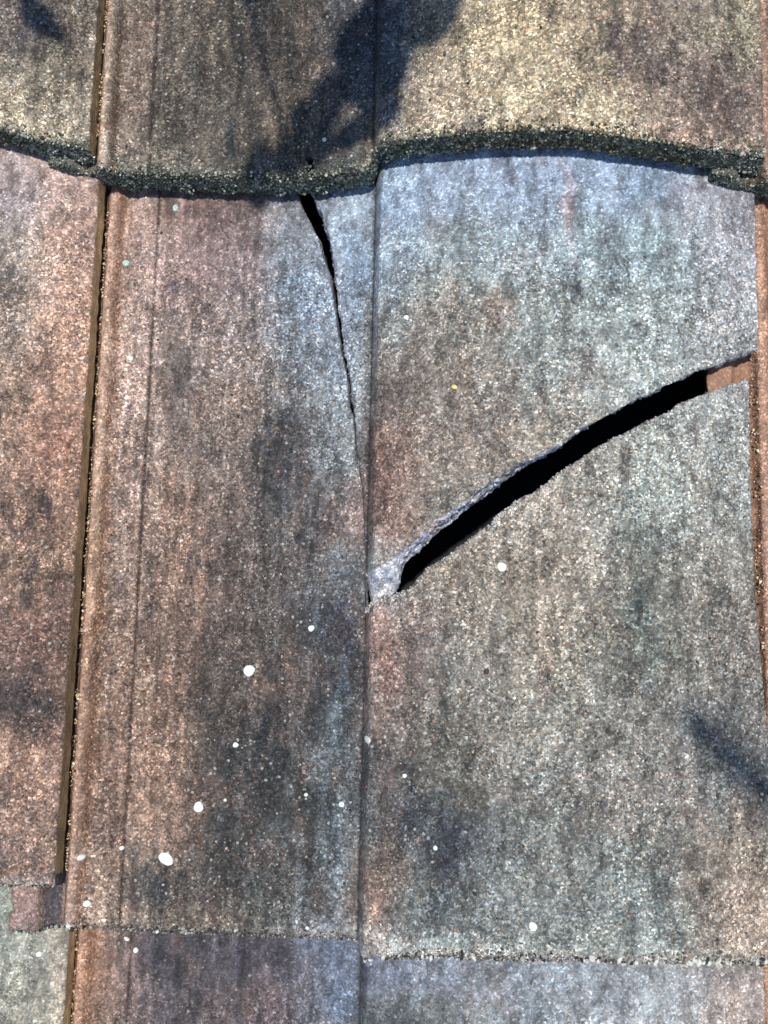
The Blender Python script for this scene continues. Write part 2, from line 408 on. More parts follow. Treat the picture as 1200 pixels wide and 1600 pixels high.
# broad colours of the three courses, weathering with shade painted in: columns (mm across), rows (mm up the slope), colours
WEATHER_SHADE = {
0: ([-36, -10, 4, 15, 40, 65, 90, 118, 136, 165, 205, 250, 288],
 [332.4, 301.3, 270.8, 240.8, 211.5, 182.7, 154.4, 126.6, 99.3, 72.5, 46.2, 20.4, 0.0],
 [[(165,148,150),(178,150,142),(165,130,118),(165,138,132),(130,105,100),(118,100,98),(125,122,130),(150,158,175),(150,165,190),(150,160,185),(145,155,180),(140,155,180),(150,145,155)],
  [(165,150,142),(198,160,142),(180,148,132),(182,155,148),(155,130,128),(135,118,120),(125,130,142),(140,152,172),(150,160,175),(148,155,160),(152,160,168),(150,162,170),(160,155,162)],
  [(150,135,125),(190,150,130),(185,152,134),(182,158,150),(150,132,125),(145,130,128),(138,138,145),(145,150,165),(148,146,145),(145,138,130),(148,150,148),(155,160,160),(165,162,165)],
  [(165,138,122),(182,142,122),(180,148,130),(180,155,145),(128,115,110),(145,125,115),(132,125,125),(150,155,165),(140,128,122),(148,138,130),(150,148,145),(160,162,160),(165,160,158)],
  [(170,138,120),(165,122,104),(178,148,130),(172,148,138),(122,108,102),(128,112,105),(98,94,96),(145,145,150),(148,122,112),(140,128,120),(150,142,132),(160,158,152),(155,152,148)],
  [(150,122,108),(155,120,102),(172,145,128),(165,142,132),(135,112,100),(118,102,96),(92,88,90),(150,138,138),(145,118,108),(145,138,130),(165,155,145),(150,150,145),(145,142,138)],
  [(140,115,100),(145,115,98),(165,135,115),(148,128,118),(130,106,94),(105,92,86),(98,90,88),(105,106,112),(155,150,150),(150,138,125),(160,148,135),(130,128,122),(140,135,128)],
  [(120,98,90),(128,98,88),(160,128,108),(140,118,105),(128,106,94),(98,86,80),(92,86,84),(72,80,92),(165,135,125),(130,125,120),(150,140,128),(122,122,116),(135,128,122)],
  [(88,78,76),(110,88,80),(150,118,100),(142,116,102),(135,110,96),(95,84,80),(100,90,86),(82,86,94),(135,118,112),(122,118,112),(142,138,130),(135,132,128),(128,124,120)],
  [(165,132,112),(160,125,108),(142,112,98),(142,114,100),(148,120,104),(80,74,72),(80,78,80),(105,108,112),(105,100,100),(122,118,112),(140,138,134),(135,130,126),(115,112,112)],
  [(140,116,102),(150,122,108),(145,120,108),(148,120,106),(150,124,108),(78,74,74),(82,80,80),(98,100,105),(100,98,100),(88,88,94),(130,128,124),(130,128,124),(145,132,120)],
  [(90,86,88),(130,105,98),(155,132,122),(150,126,112),(98,90,86),(90,86,84),(88,86,84),(120,124,130),(135,115,105),(125,128,128),(135,134,132),(128,130,128),(160,142,130)],
  [(90,86,88),(130,105,98),(158,136,126),(150,128,116),(125,110,100),(120,108,98),(110,108,104),(135,142,152),(165,158,155),(165,165,162),(160,158,152),(155,155,150),(175,160,148)]]),
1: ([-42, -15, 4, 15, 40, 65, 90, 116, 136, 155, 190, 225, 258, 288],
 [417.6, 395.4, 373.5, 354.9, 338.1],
 [[(105,98,98),(118,108,95),(150,138,125),(128,112,102),(108,98,88),(100,92,82),(112,100,88),(88,86,90),(84,88,96),(130,122,112),(178,158,130),(150,132,112),(125,110,105),(155,142,122)],  # grey-blue tones around the roll step paint in the shadow patch
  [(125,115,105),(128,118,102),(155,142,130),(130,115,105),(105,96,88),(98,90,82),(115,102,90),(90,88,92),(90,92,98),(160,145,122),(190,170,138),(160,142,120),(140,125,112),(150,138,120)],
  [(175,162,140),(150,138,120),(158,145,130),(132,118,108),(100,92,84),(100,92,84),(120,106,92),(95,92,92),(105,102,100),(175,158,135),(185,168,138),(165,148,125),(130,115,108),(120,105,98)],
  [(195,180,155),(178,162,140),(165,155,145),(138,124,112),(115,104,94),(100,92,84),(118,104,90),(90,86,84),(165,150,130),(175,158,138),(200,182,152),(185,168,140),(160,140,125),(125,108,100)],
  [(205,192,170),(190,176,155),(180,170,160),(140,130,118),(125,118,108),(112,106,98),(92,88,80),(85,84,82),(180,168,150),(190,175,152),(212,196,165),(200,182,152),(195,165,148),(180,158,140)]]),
-1: ([-36, -10, 4, 15, 40, 65, 90, 118, 136, 165, 205, 250, 288],
 [-8.5, -34.5],
 [[(148,150,142),(150,148,140),(150,112,92),(125,105,100),(80,74,84),(84,78,86),(90,84,94),(105,112,135),(130,132,155),(132,134,150),(135,138,150),(145,145,152),(160,148,148)],
  [(165,165,152),(160,155,142),(165,125,102),(140,118,108),(100,90,95),(95,86,90),(120,105,110),(108,110,125),(105,105,108),(125,126,128),(150,152,158),(158,158,162),(165,152,145)]])}
def weather_shade(row, U, V, col):
    cols, vs, rows = WEATHER_SHADE[row]; cols = np.array(cols,float)
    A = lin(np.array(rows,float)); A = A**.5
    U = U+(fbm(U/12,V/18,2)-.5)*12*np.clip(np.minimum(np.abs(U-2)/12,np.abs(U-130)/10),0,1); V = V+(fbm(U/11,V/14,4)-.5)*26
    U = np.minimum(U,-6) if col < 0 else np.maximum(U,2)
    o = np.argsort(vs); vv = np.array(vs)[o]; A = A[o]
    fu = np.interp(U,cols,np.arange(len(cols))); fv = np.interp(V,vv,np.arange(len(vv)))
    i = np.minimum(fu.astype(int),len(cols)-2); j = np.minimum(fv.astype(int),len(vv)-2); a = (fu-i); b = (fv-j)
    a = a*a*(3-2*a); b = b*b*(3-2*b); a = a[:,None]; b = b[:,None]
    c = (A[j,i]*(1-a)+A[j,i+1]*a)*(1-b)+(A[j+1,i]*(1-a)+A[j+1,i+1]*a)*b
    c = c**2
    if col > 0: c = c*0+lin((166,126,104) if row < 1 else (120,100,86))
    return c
def paint(row, U, V, u, col=0):
    c = weather_shade(row,U,V,col)
    wx = (fbm(U/17,V/30,2)-.5)*13; wy = (fbm(U/19+9,V/24,4)-.5)*18
    rag = (fbm(U/3.2,V/9,6,4)-.5)*1.7+(fbm(U/1.4,V/2.0,1,3)-.5)*1.1
    for (su,sv,ru,rv,r,g,b,k,an) in STAINS_SHADE[row]:
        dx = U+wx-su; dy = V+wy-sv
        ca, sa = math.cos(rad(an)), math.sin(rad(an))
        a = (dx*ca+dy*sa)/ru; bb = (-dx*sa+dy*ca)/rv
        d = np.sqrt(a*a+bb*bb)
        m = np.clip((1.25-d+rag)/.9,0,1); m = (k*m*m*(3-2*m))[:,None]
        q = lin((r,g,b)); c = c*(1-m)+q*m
    c = c**1.10*1.17; c = c*.80+(c@np.array([.25,.6,.15]))[:,None]*.20
    wm = ((c[:,0]-c[:,2])/(c[:,0]+c[:,2]+1e-6))[:,None]; c = c*np.where(wm<0.05,np.array([.965,1.032,.985]),np.array([1.0,1.012,.95]))
    # blotches of algae and washed-out patches, streaked down the slope
    n = fbm(U/5, V/16, 3, 4); c = c*(1+(n-.5)*1.1)[:,None]
    n = fbm(U/1.8, V/2.6, 5, 3); c = c*(1+(n-.5)*1.0)[:,None]
    n = fbm(U/1.6+40, V/26, 7, 4); c = c*(1+(n-.5)*1.0*np.clip((128-u)/20,0,1))[:,None]
    pk = np.clip((fbm(U/16, V/26, 7)-.57)*7,0,1)[:,None]*.14
    c = c*(1-pk)+lin((170,140,126))*.95*pk
    pit = np.clip((vnoise(U/.9,V/1.1,2)-.90)*14,0,1)*np.clip(fbm(U/9,V/9,5)*3-1,0,1); c = c*(1-.7*pit[:,None])
    flk = np.clip((vnoise(U/1.3+50,V/1.3,4)-.93)*16,0,1)*np.clip(fbm(U/13,V/13,1)*3-1.2,0,1)*.5; c = c*(1-flk[:,None])+lin((190,186,174))*flk[:,None]
    dk = np.clip((fbm(U/5, V/10, 0)-.57)*9,0,1)[:,None]*.45
    c = c*(1-dk)+lin((58,54,54))*dk
    return c

# ---------------------------------------------------------------- outline tools
def dens(poly, step, amp, seed):  # densify a polyline and make it ragged like broken concrete
    poly = np.array(poly,float); out = []
    for i in range(len(poly)-1):
        n = max(1,int(np.linalg.norm(poly[i+1]-poly[i])/step))
        for k in range(n): out.append(poly[i]+(poly[i+1]-poly[i])*k/n)
    out.append(poly[-1]); out = np.array(out)
    if amp > 0:
        d = np.gradient(out,axis=0); nrm = np.stack([-d[:,1],d[:,0]],1); nrm /= np.linalg.norm(nrm,axis=1)[:,None]+1e-9
        s = np.arange(len(out))*step
        j = (fbm(s/5,s*0+seed,seed,3)-.5)*2.6 + (vnoise(s/1.1,s*0+seed,seed+3)-.5)*1.1
        out = out+nrm*(j*amp)[:,None]
    return out
def inside(poly, x, y):
    r = np.zeros(x.shape,bool); n = len(poly); j = n-1
    for i in range(n):
        xi,yi = poly[i]; xj,yj = poly[j]
        if yi != yj:
            r ^= ((yi>y)!=(yj>y)) & (x < (xj-xi)*(y-yi)/(yj-yi)+xi)
        j = i
    return r

def build_tile(name, row, col, du=0, dv=0, rot=0, res=1.0, fine=None, poly=None, slant=None, style='mid', gap=None, dz=0, tail=None):
    """One solid tile (or one fragment of a tile). poly: outline in tile millimetres; slant(u): how far the broken face leans out."""
    tail = row if tail is None else tail
    fu0,fu1,fv0,fv1 = fine if fine else (-21,300,-4,430)
    def axis(a,b,f0,f1,coarse):
        x=[a]
        while x[-1] < b-1e-6:
            x.append(min(b, x[-1]+(res if f0-1<=x[-1]<=f1 else coarse)))
        return np.array(x)
    us = axis(-21,300,fu0,fu1,4*res if fine else res); vs = axis(0,430,fv0,fv1,5*res if fine else res)
    U2,V2 = np.meshgrid(us,vs); ny,nx = U2.shape
    U0,V0 = col*P+du, row*E_+dv
    fall = np.clip(1-V2/8,0,1)
    gU,gV = U2+U0, V2+V0
    V2 = V2+tail_v(U2,tail)*np.clip(1-V2/60,0,1)
    # worn lower end and sides
    V2 = V2 + ((fbm(gU/9,gU*0+row,2)-.5)*2.2 + (fbm(gU/2.0,gU*0+3+row,4,3)-.5)*1.6)*fall
    for s_,ed in ((1,-21),(-1,300)):
        fl = np.clip(1-np.abs(U2-ed)/4,0,1); U2 = U2 + s_*(fbm(gV/5,gV*0+col+row,5,3)-.45)*1.3*fl
    cu = (U2[:-1,:-1]+U2[1:,1:])/2; cv = (V2[:-1,:-1]+V2[1:,1:])/2
    M = np.ones((ny-1,nx-1),bool)
    if poly is not None: M &= inside(poly, cu, cv)
    if gap is not None: M &= ~inside(gap, cu, cv)
    # vertices used
    use = np.zeros((ny,nx),bool)
    use[:-1,:-1]|=M; use[1:,:-1]|=M; use[:-1,1:]|=M; use[1:,1:]|=M
    full = np.zeros((ny+1,nx+1),bool); full[1:-1,1:-1]=M
    allin = full[:-1,:-1]&full[1:,:-1]&full[:-1,1:]&full[1:,1:]
    bnd = use & ~allin
    for pl in (poly,gap):             # pull ragged staircase onto the outline
        if pl is None: continue
        iy,ix = np.nonzero(bnd); q = np.stack([U2[iy,ix],V2[iy,ix]],1)
        A = np.array(pl); B = np.roll(A,-1,0)
        best = np.full(len(q),1e9); bp = q.copy()
        AB = B-A; l2 = (AB**2).sum(1)+1e-12
        for s0 in range(0,len(q),400):
            qq = q[s0:s0+400]
            t = np.clip(((qq[:,None,:]-A[None])*AB[None]).sum(2)/l2[None],0,1)
            pr = A[None]+AB[None]*t[...,None]; d = ((pr-qq[:,None,:])**2).sum(2); k = d.argmin(1)
            best[s0:s0+400] = np.sqrt(d[np.arange(len(qq)),k]); bp[s0:s0+400] = pr[np.arange(len(qq)),k]
        ok = best < 1.6*res
        U2[iy[ok],ix[ok]] = bp[ok,0]; V2[iy[ok],ix[ok]] = bp[ok,1]
    idx = -np.ones((ny,nx),int); idx[use] = np.arange(use.sum()); n = int(use.sum())
    u = U2[use]; v = V2[use]; b = bnd[use]; U = u+U0; V = v+V0
    zt = surf(u,v)+relief(u,v,U,V)+dz
    tailness = np.clip(1-(v-tail_v(u,tail))/3.0,0,1)
    zt = zt - .9*tailness**2                                     # rounded arris at the lower end
    zt = np.where(b, zt-.35, zt)
    # underside: thicker nose at the lower end, thin side lock
    th = np.where(u<0, 6.0, 10.0+ 2*np.clip((130-u)/6,0,1))
    th = np.where(u<9, np.interp(u,[-2,9],[6,12]), th)
    nose = np.clip(1-(v-8)/8,0,1)*(.4 if style=='top' else 1); th = th + np.where(u>0, (16.3-th)*nose*np.clip((292-u)/20,0,1), nose)
    ub, vb = u.copy(), v.copy()
    if slant is not None: ub,vb = slant(u,v)
    else: vb = v - np.clip(1-v/6,0,1)*np.where(u>0,1.6,.4)
    zb = surf(u,v)-th+dz+(fbm(U/6,V/6,6)-.5)*.8
    vt = np.stack([u,v,zt],1); vbm = np.stack([ub,vb,zb],1)
    f = []
    iy,ix = np.nonzero(M)
    q = np.stack([idx[iy,ix],idx[iy,ix+1],idx[iy+1,ix+1],idx[iy+1,ix]],1)
    f.append(q); f.append(q[:,::-1]+n)
    # side walls
    ed = []
    Mp = full
    c = Mp[1:-1,1:-1]
    for (sy,sx,(a0,a1),(b0,b1)) in ((-1,0,(0,0),(0,1)),(1,0,(1,1),(1,0)),(0,-1,(1,0),(0,0)),(0,1,(0,1),(1,1))):
        nb = Mp[1+sy:ny+sy,1+sx:nx+sx]; yy,xx = np.nonzero(c & ~nb)
        ed.append(np.stack([idx[yy+a0,xx+a1],idx[yy+b0,xx+b1]],1))
    ed = np.concatenate(ed)
    bi = np.unique(ed); loc = -np.ones(n,int); loc[bi] = np.arange(len(bi)); K = 13
    # outward direction per boundary vertex
    nr = np.zeros((n,2)); d = vt[ed[:,1],:2]-vt[ed[:,0],:2]; on = np.stack([d[:,1],-d[:,0]],1)
    np.add.at(nr,ed[:,0],on); np.add.at(nr,ed[:,1],on); nr /= np.linalg.norm(nr,axis=1)[:,None]+1e-9
    layers = [bi]; extra = []; base_n = 2*n
    rough = 1.0 if style=='top' else (1.3 if style=='broken' else .6)
    for k in range(1,K):
        t = k/K; p = vt[bi]*(1-t)+vbm[bi]*t
        j = (RNG.random(len(bi))-.5)*.55*rough + (fbm(p[:,0]/2.2,p[:,2]/1.8+p[:,1]/2.2,k%3,3)-.42)*2.0*rough
        if style=='broken': j = j + (fbm(p[:,0]/5,p[:,2]/3.5,5,3)-.5)*3.4*(v[bi]<320) + np.where(RNG.random(len(bi))<.08,.7,0)
        side = ((u[bi]>298)|(u[bi]<-19)) & (v[bi]>6)
        j = np.where(side, j*.25, j)
        p = p.copy(); p[:,:2] += nr[bi]*(j*math.sin(math.pi*t)**.5)[:,None]
        extra.append(p); layers.append(base_n+(k-1)*len(bi)+np.arange(len(bi)))
    layers.append(bi+n)
    for k in range(K):
        a = layers[k]; bb = layers[k+1]; e0 = loc[ed[:,0]]; e1 = loc[ed[:,1]]
        f.append(np.stack([a[e1],a[e0],bb[e0],bb[e1]],1))
    verts = np.concatenate([vt,vbm]+extra); faces = np.concatenate(f)
    # ---- colours
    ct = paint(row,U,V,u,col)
    if style=='top':
        mk = np.clip(1-(v-tail_v(u,tail)-3.0*fbm(U/3,U*0,1)+.8)/1.2,0,1)[:,None]*.8
        ct = ct*(1-mk)+lin((44,46,38))*mk
    elif style=='mid':
        bd = v-tail_v(u,tail)
        wk = np.clip(1-bd/5,0,1)*np.clip(.15+.9*np.clip((u-60)/60,0,1),0,1)*np.clip(fbm(U/4,V/3,2)*2-.5,0,1)
        ct = ct*(1-wk[:,None]*.7)+lin((196,192,182))*wk[:,None]*.7
    clean = np.zeros(n)
    # smooth sheltered zone right below the next tile's lower end
    clean = clean+(.16 if row==0 else .22 if row<0 else 0)
    sh = np.clip((v-(E_-70))/50,0,1) if style!='top' else 0*v
    clean = np.maximum(clean, sh*.55)
    lock = np.clip((1.0-u)/3,0,1); clean = np.maximum(clean, lock*(.85 if style!='mid' else .85-.5*np.clip(1-(v-19)/8,0,1))); clean = np.maximum(clean,np.clip((9-u)/3,0,1)*.45)
    lk = lock[:,None]*np.clip(.55+.4*fbm(U/3,V/6,3),0,1)[:,None]
    lc = lin((158,124,104)) if style!='top' else lin((92,92,86))
    lowlock = np.clip(1-(v-19)/8,0,1)[:,None] if style=='mid' else 0
    lk2 = lk*(1-.75*lowlock); ct = ct*(1-lk2)+lc*lk2
    gr = (np.exp(-((u-7.6)/2.3)**2)*(.9 if row>0 else .75)+np.exp(-((u+4)/3.5)**2)*.8)[:,None]*np.clip(fbm(U/3,V/14,6)*1.6,0,1)[:,None]  # brown groove tone, also painting the rib's shaded right side
    rb = (np.exp(-((u-2.8)/1.6)**2)*.7)[:,None]; ct = ct*(1-rb)+(ct*.5+lin((196,160,140))*.75)*rb  # pale highlight painted along the rib
    ct = ct*(1-gr)+lin((96,76,58) if row>0 else (138,102,76))*gr
    jag = np.clip(1-np.abs(u-.9-(fbm(V/4,V*0+row,4,4)-.5)*2.6)/(.25+.8*fbm(V/7,V*0,2)),0,1)[:,None]*.93; ct = ct*(1-jag)+lin((22,17,14))*jag
    ln = np.exp(-((u-24.2)/.75)**2)[:,None]*.95*np.clip(fbm(U*0,V/7,5)*2-.1,0,1)[:,None]; ct = ct*(1-ln)+lin((52,40,34))*ln; l2 = np.exp(-((u-25.7)/.7)**2)[:,None]*.4; ct = ct*(1-l2)+ct*1.5*l2
    dk = (np.exp(-((u-129.0)/.75)**2)*.9+np.exp(-((u-127.4)/1.6)**2)*.35*np.clip((V-row*E_-120)/100,0,1))[:,None]; dk = np.clip(dk,0,.95); ct = ct*(1-dk)+lin((38,38,42))*dk  # dark line painted along the roll step, standing in for flank shade
    b2 = np.clip((u+9.5)/1,0,1)*np.clip((-1-u)/1,0,1); b2 = b2[:,None]*(lowlock if style=='mid' else 0); ct = ct*(1-b2)+lin((84,78,80))*b2
    bl = np.clip((-9.5-u)/1,0,1)[:,None]*(lowlock if style=='mid' else 0); ct = ct*(1-bl)+lin((152,128,120))*bl
    cb = np.tile(lin((92,78,66))*.8,(n,1))
    cw = []; clw = []
    for k,p in enumerate(extra):
        t = (k+1)/K; pu,pv,pz = p.T
        side = ((u[bi]>297)&(v[bi]>5))
        if style=='top':
            nn = fbm(pu/1.8,pz/1.5+pv/2,2,3)[:,None]
            cc = lin((58,62,54))*(1-nn)+lin((140,144,130))*nn
        elif style=='broken':
            nn = np.clip(fbm(pu/2.2,pz/1.8+pv/2.5,4,4)[:,None]*2.4-.7,0,1)
            cc = lin((140,150,166))*(1-nn)+lin((238,236,238))*nn
            pk = np.clip(fbm(pu/9,pv/9,1)*3-1.6,0,1)[:,None]; cc = cc*(1-pk*.6)+lin((190,150,130))*pk*.6
            tl = (v[bi]<6)[:,None]; cc = np.where(tl, lin((88,86,80)), cc)
        else:
            inn = ((v[bi]>120)&(poly is not None))[:,None]; nn = fbm(pu/2,pz/2+pv/2,2,3)[:,None]
            cc = lin((40,38,34))*(1-nn)+lin((120,110,98))*nn
            cc = np.where(inn,lin((120,124,134))*(1-nn)+lin((206,204,206))*nn,cc)
        sc = lin((152,124,88))*(.35+1.1*fbm(pv/9,pz/4,3,4)[:,None])*(1.15+1.1*np.clip((pv-90)/200,0,1))[:,None]
        cc = np.where(side[:,None], sc, cc); cw.append(cc); clw.append(np.where(side,.9, 
            .5 if style=='broken' else .35))
    cols = np.concatenate([ct,cb]+cw)*KALB; cols = np.clip(cols,.002,.8)
    cl = np.concatenate([clean,np.full(n,.6)]+clw)
    me = bpy.data.meshes.new(name)
    me.vertices.add(len(verts)); me.vertices.foreach_set('co',(verts*MM).astype(np.float32).ravel())
    me.loops.add(len(faces)*4); me.loops.foreach_set('vertex_index',faces.astype(np.int32).ravel())
    me.polygons.add(len(faces)); me.polygons.foreach_set('loop_start',np.arange(0,len(faces)*4,4,dtype=np.int32))
    me.update(calc_edges=True); me.validate()
    a = me.color_attributes.new('surface_colour','FLOAT_COLOR','POINT')
    a.data.foreach_set('color',np.concatenate([cols,np.ones((len(cols),1))],1).astype(np.float32).ravel())
    a = me.attributes.new('clean','FLOAT','POINT'); a.data.foreach_set('value',cl.astype(np.float32))
    me.polygons.foreach_set('use_smooth',np.ones(len(faces),bool)); me.update()
    me.materials.append(MAT_TILE)
    o = bpy.data.objects.new(name,me); COL.objects.link(o)
    o.matrix_world = ROOF @ Matrix.Translation(Vector((U0,V0,0))*MM) @ Matrix.Rotation(rad(rot),4,'Z')
    return o

# ---------------------------------------------------------------- materials
def nodes_of(m):
    m.use_nodes = True; nt = m.node_tree; return nt, nt.nodes, nt.links, nt.nodes['Principled BSDF']
MAT_TILE = bpy.data.materials.new('weathered_concrete')
def tile_material(m):
    nt,N,Lk,bsdf = nodes_of(m)
    geo = N.new('ShaderNodeNewGeometry')
    def noise(scale,detail=2,vec=None,rough=.5):
        n = N.new('ShaderNodeTexNoise'); n.inputs['Scale'].default_value = scale; n.inputs['Detail'].default_value = detail
        n.inputs['Roughness'].default_value = rough; Lk.new(vec or geo.outputs['Position'],n.inputs['Vector']); return n
    def math_(op,a,b=None,c=None,clamp=False):
        n = N.new('ShaderNodeMath'); n.operation = op; n.use_clamp = clamp
        for i,x in enumerate((a,b,c)):
            if x is None: continue
            if isinstance(x,(int,float)): n.inputs[i].default_value = x
            else: Lk.new(x,n.inputs[i])
        return n.outputs[0]
    def ramp(fac,stops,interp='LINEAR'):
        r = N.new('ShaderNodeValToRGB'); r.color_ramp.interpolation = interp
        el = r.color_ramp.elements
        el[0].position,el[0].color = stops[0][0],(*stops[0][1],1); el[1].position,el[1].color = stops[-1][0],(*stops[-1][1],1)
        for p_,c_ in stops[1:-1]:
            e = el.new(p_); e.color = (*c_,1)
        Lk.new(fac,r.inputs[0]); return r.outputs[0]
    def mix(kind,fac,a,b):
        n = N.new('ShaderNodeMix'); n.data_type='RGBA'; n.blend_type=kind
        if isinstance(fac,(int,float)): n.inputs[0].default_value = fac
        else: Lk.new(fac,n.inputs[0])
        for s,x in ((6,a),(7,b)):
            if isinstance(x,tuple): n.inputs[s].default_value = (*x,1)
            else: Lk.new(x,n.inputs[s])
        return n.outputs[2]
    # warp so that the grains are not round
    wn = noise(900,1); wv = N.new('ShaderNodeVectorMath'); wv.operation='MULTIPLY_ADD'
    Lk.new(wn.outputs['Color'],wv.inputs[0]); wv.inputs[1].default_value=(.0009,)*3; Lk.new(geo.outputs['Position'],wv.inputs[2])
    P_ = wv.outputs[0]
    def voro(scale,feat='F1'):
        v = N.new('ShaderNodeTexVoronoi'); v.feature = feat; v.inputs['Scale'].default_value = scale; Lk.new(P_,v.inputs['Vector']); return v
    v1 = voro(1150); v2 = voro(2100); v3 = voro(520)
    sep = N.new('ShaderNodeSeparateColor'); Lk.new(v1.outputs['Color'],sep.inputs[0])
    sep2 = N.new('ShaderNodeSeparateColor'); Lk.new(v2.outputs['Color'],sep2.inputs[0])
    sep3 = N.new('ShaderNodeSeparateColor'); Lk.new(v3.outputs['Color'],sep3.inputs[0])
    val = ramp(sep.outputs[0],[(0,(.34,)*3),(.25,(.64,)*3),(.6,(1.0,)*3),(.86,(1.4,)*3),(.95,(2.0,)*3),(1,(2.8,)*3)])
    val2 = ramp(sep2.outputs[0],[(0,(.5,)*3),(.5,(.95,)*3),(.9,(1.35,)*3),(1,(2.2,)*3)])
    tint = ramp(sep.outputs[1],[(0,(1.12,.95,.84)),(.35,(1.04,.98,.93)),(.65,(.97,1.0,1.02)),(1,(.88,1.0,1.12))])
    att = N.new('ShaderNodeAttribute'); att.attribute_name='surface_colour'
    cla = N.new('ShaderNodeAttribute'); cla.attribute_name='clean'
    inv = math_('SUBTRACT',1.0,cla.outputs['Fac'],clamp=True)
    amt = math_('MULTIPLY_ADD',inv,.92,.2,clamp=True)
    pat = noise(45,3); patf = math_('MULTIPLY_ADD',pat.outputs['Fac'],1.1,.35,clamp=True)
    amt = math_('MULTIPLY',amt,patf)
    c = mix('MULTIPLY',amt,att.outputs['Color'],val)
    c = mix('MULTIPLY',math_('MULTIPLY',amt,.85),c,val2)
    c = mix('MULTIPLY',math_('MULTIPLY',amt,.9),c,tint)
    # pale quartz chips, sparse
    chip = math_('GREATER_THAN',sep3.outputs[0],.955); near = math_('LESS_THAN',v3.outputs['Distance'],.33)
    cf = math_('MULTIPLY',math_('MULTIPLY',chip,near),math_('MULTIPLY',inv,.6))
    c = mix('MIX',cf,c,(.50,.50,.44))
    dch = math_('LESS_THAN',sep3.outputs[1],.06); df = math_('MULTIPLY',math_('MULTIPLY',dch,math_('LESS_THAN',v3.outputs['Distance'],.4)),math_('MULTIPLY',inv,.6))
    c = mix('MIX',df,c,(.02,.02,.02))
    n5 = noise(160,4,rough=.65); c = mix('MULTIPLY',.55,c,ramp(n5.outputs['Fac'],[(.25,(.55,)*3),(.5,(1.0,)*3),(.75,(1.5,)*3)]))
    Lk.new(c,bsdf.inputs['Base Color']); bsdf.inputs['Roughness'].default_value=.88
    bsdf.inputs['Specular IOR Level'].default_value=.3
    h = math_('MULTIPLY',math_('SUBTRACT',1.0,v1.outputs['Distance']),.6)
    h = math_('ADD',h,math_('MULTIPLY',sep.outputs[2],.5)); h = math_('ADD',h,math_('MULTIPLY',n5.outputs['Fac'],1.2))
    h = math_('ADD',h,math_('MULTIPLY',math_('SUBTRACT',1.0,v2.outputs['Distance']),.25))
    bp = N.new('ShaderNodeBump'); bp.inputs['Distance'].default_value=.0007
    Lk.new(math_('MULTIPLY_ADD',inv,.7,.22),bp.inputs['Strength']); Lk.new(h,bp.inputs['Height']); Lk.new(bp.outputs[0],bsdf.inputs['Normal'])
tile_material(MAT_TILE)
def simple(name, col, rough=.8, attr=None, nscale=900, nstr=.4, bump=.0003):
    m = bpy.data.materials.new(name); nt,N,Lk,b = nodes_of(m)
    geo = N.new('ShaderNodeNewGeometry'); n = N.new('ShaderNodeTexNoise'); n.inputs['Scale'].default_value=nscale; n.inputs['Detail'].default_value=4
    Lk.new(geo.outputs['Position'],n.inputs['Vector'])
    r = N.new('ShaderNodeValToRGB'); r.color_ramp.elements[0].color=(1-nstr,)*3+(1,); r.color_ramp.elements[0].position=.3
    r.color_ramp.elements[1].color=(1+nstr,)*3+(1,); r.color_ramp.elements[1].position=.7; Lk.new(n.outputs['Fac'],r.inputs[0])
    mx = N.new('ShaderNodeMix'); mx.data_type='RGBA'; mx.blend_type='MULTIPLY'; mx.inputs[0].default_value=1
    if attr:
        a = N.new('ShaderNodeAttribute'); a.attribute_name=attr; Lk.new(a.outputs['Color'],mx.inputs[6])
    else: mx.inputs[6].default_value=(*col,1)
    Lk.new(r.outputs[0],mx.inputs[7]); Lk.new(mx.outputs[2],b.inputs['Base Color']); b.inputs['Roughness'].default_value=rough
    bp = N.new('ShaderNodeBump'); bp.inputs['Distance'].default_value=bump; Lk.new(n.outputs['Fac'],bp.inputs['Height']); Lk.new(bp.outputs[0],b.inputs['Normal'])
    return m
MAT_GRAIN = simple('grit_and_moss',(.1,.1,.1),.9,attr='surface_colour',nstr=.25)
MAT_SPOT = simple('white_lichen',(.66,.70,.64),.85,nscale=700,nstr=.12)
MAT_SPOTG = simple('pale_green_lichen',(.36,.50,.44),.85,nscale=900,nstr=.3)
MAT_FELT = simple('roofing_felt',(.012,.012,.014),.95,nscale=300)
MAT_BARK = simple('bark',(.10,.07,.05),.9,nscale=200)
MAT_LEAF = simple('leaf_green',(.06,.11,.03),.6,nscale=150)
MAT_FLAKE = simple('yellow_flake',(.62,.50,.16),.7,nscale=800,nstr=.2)
MAT_SEED = simple('brown_seed',(.05,.028,.02),.7,nscale=900,nstr=.3)

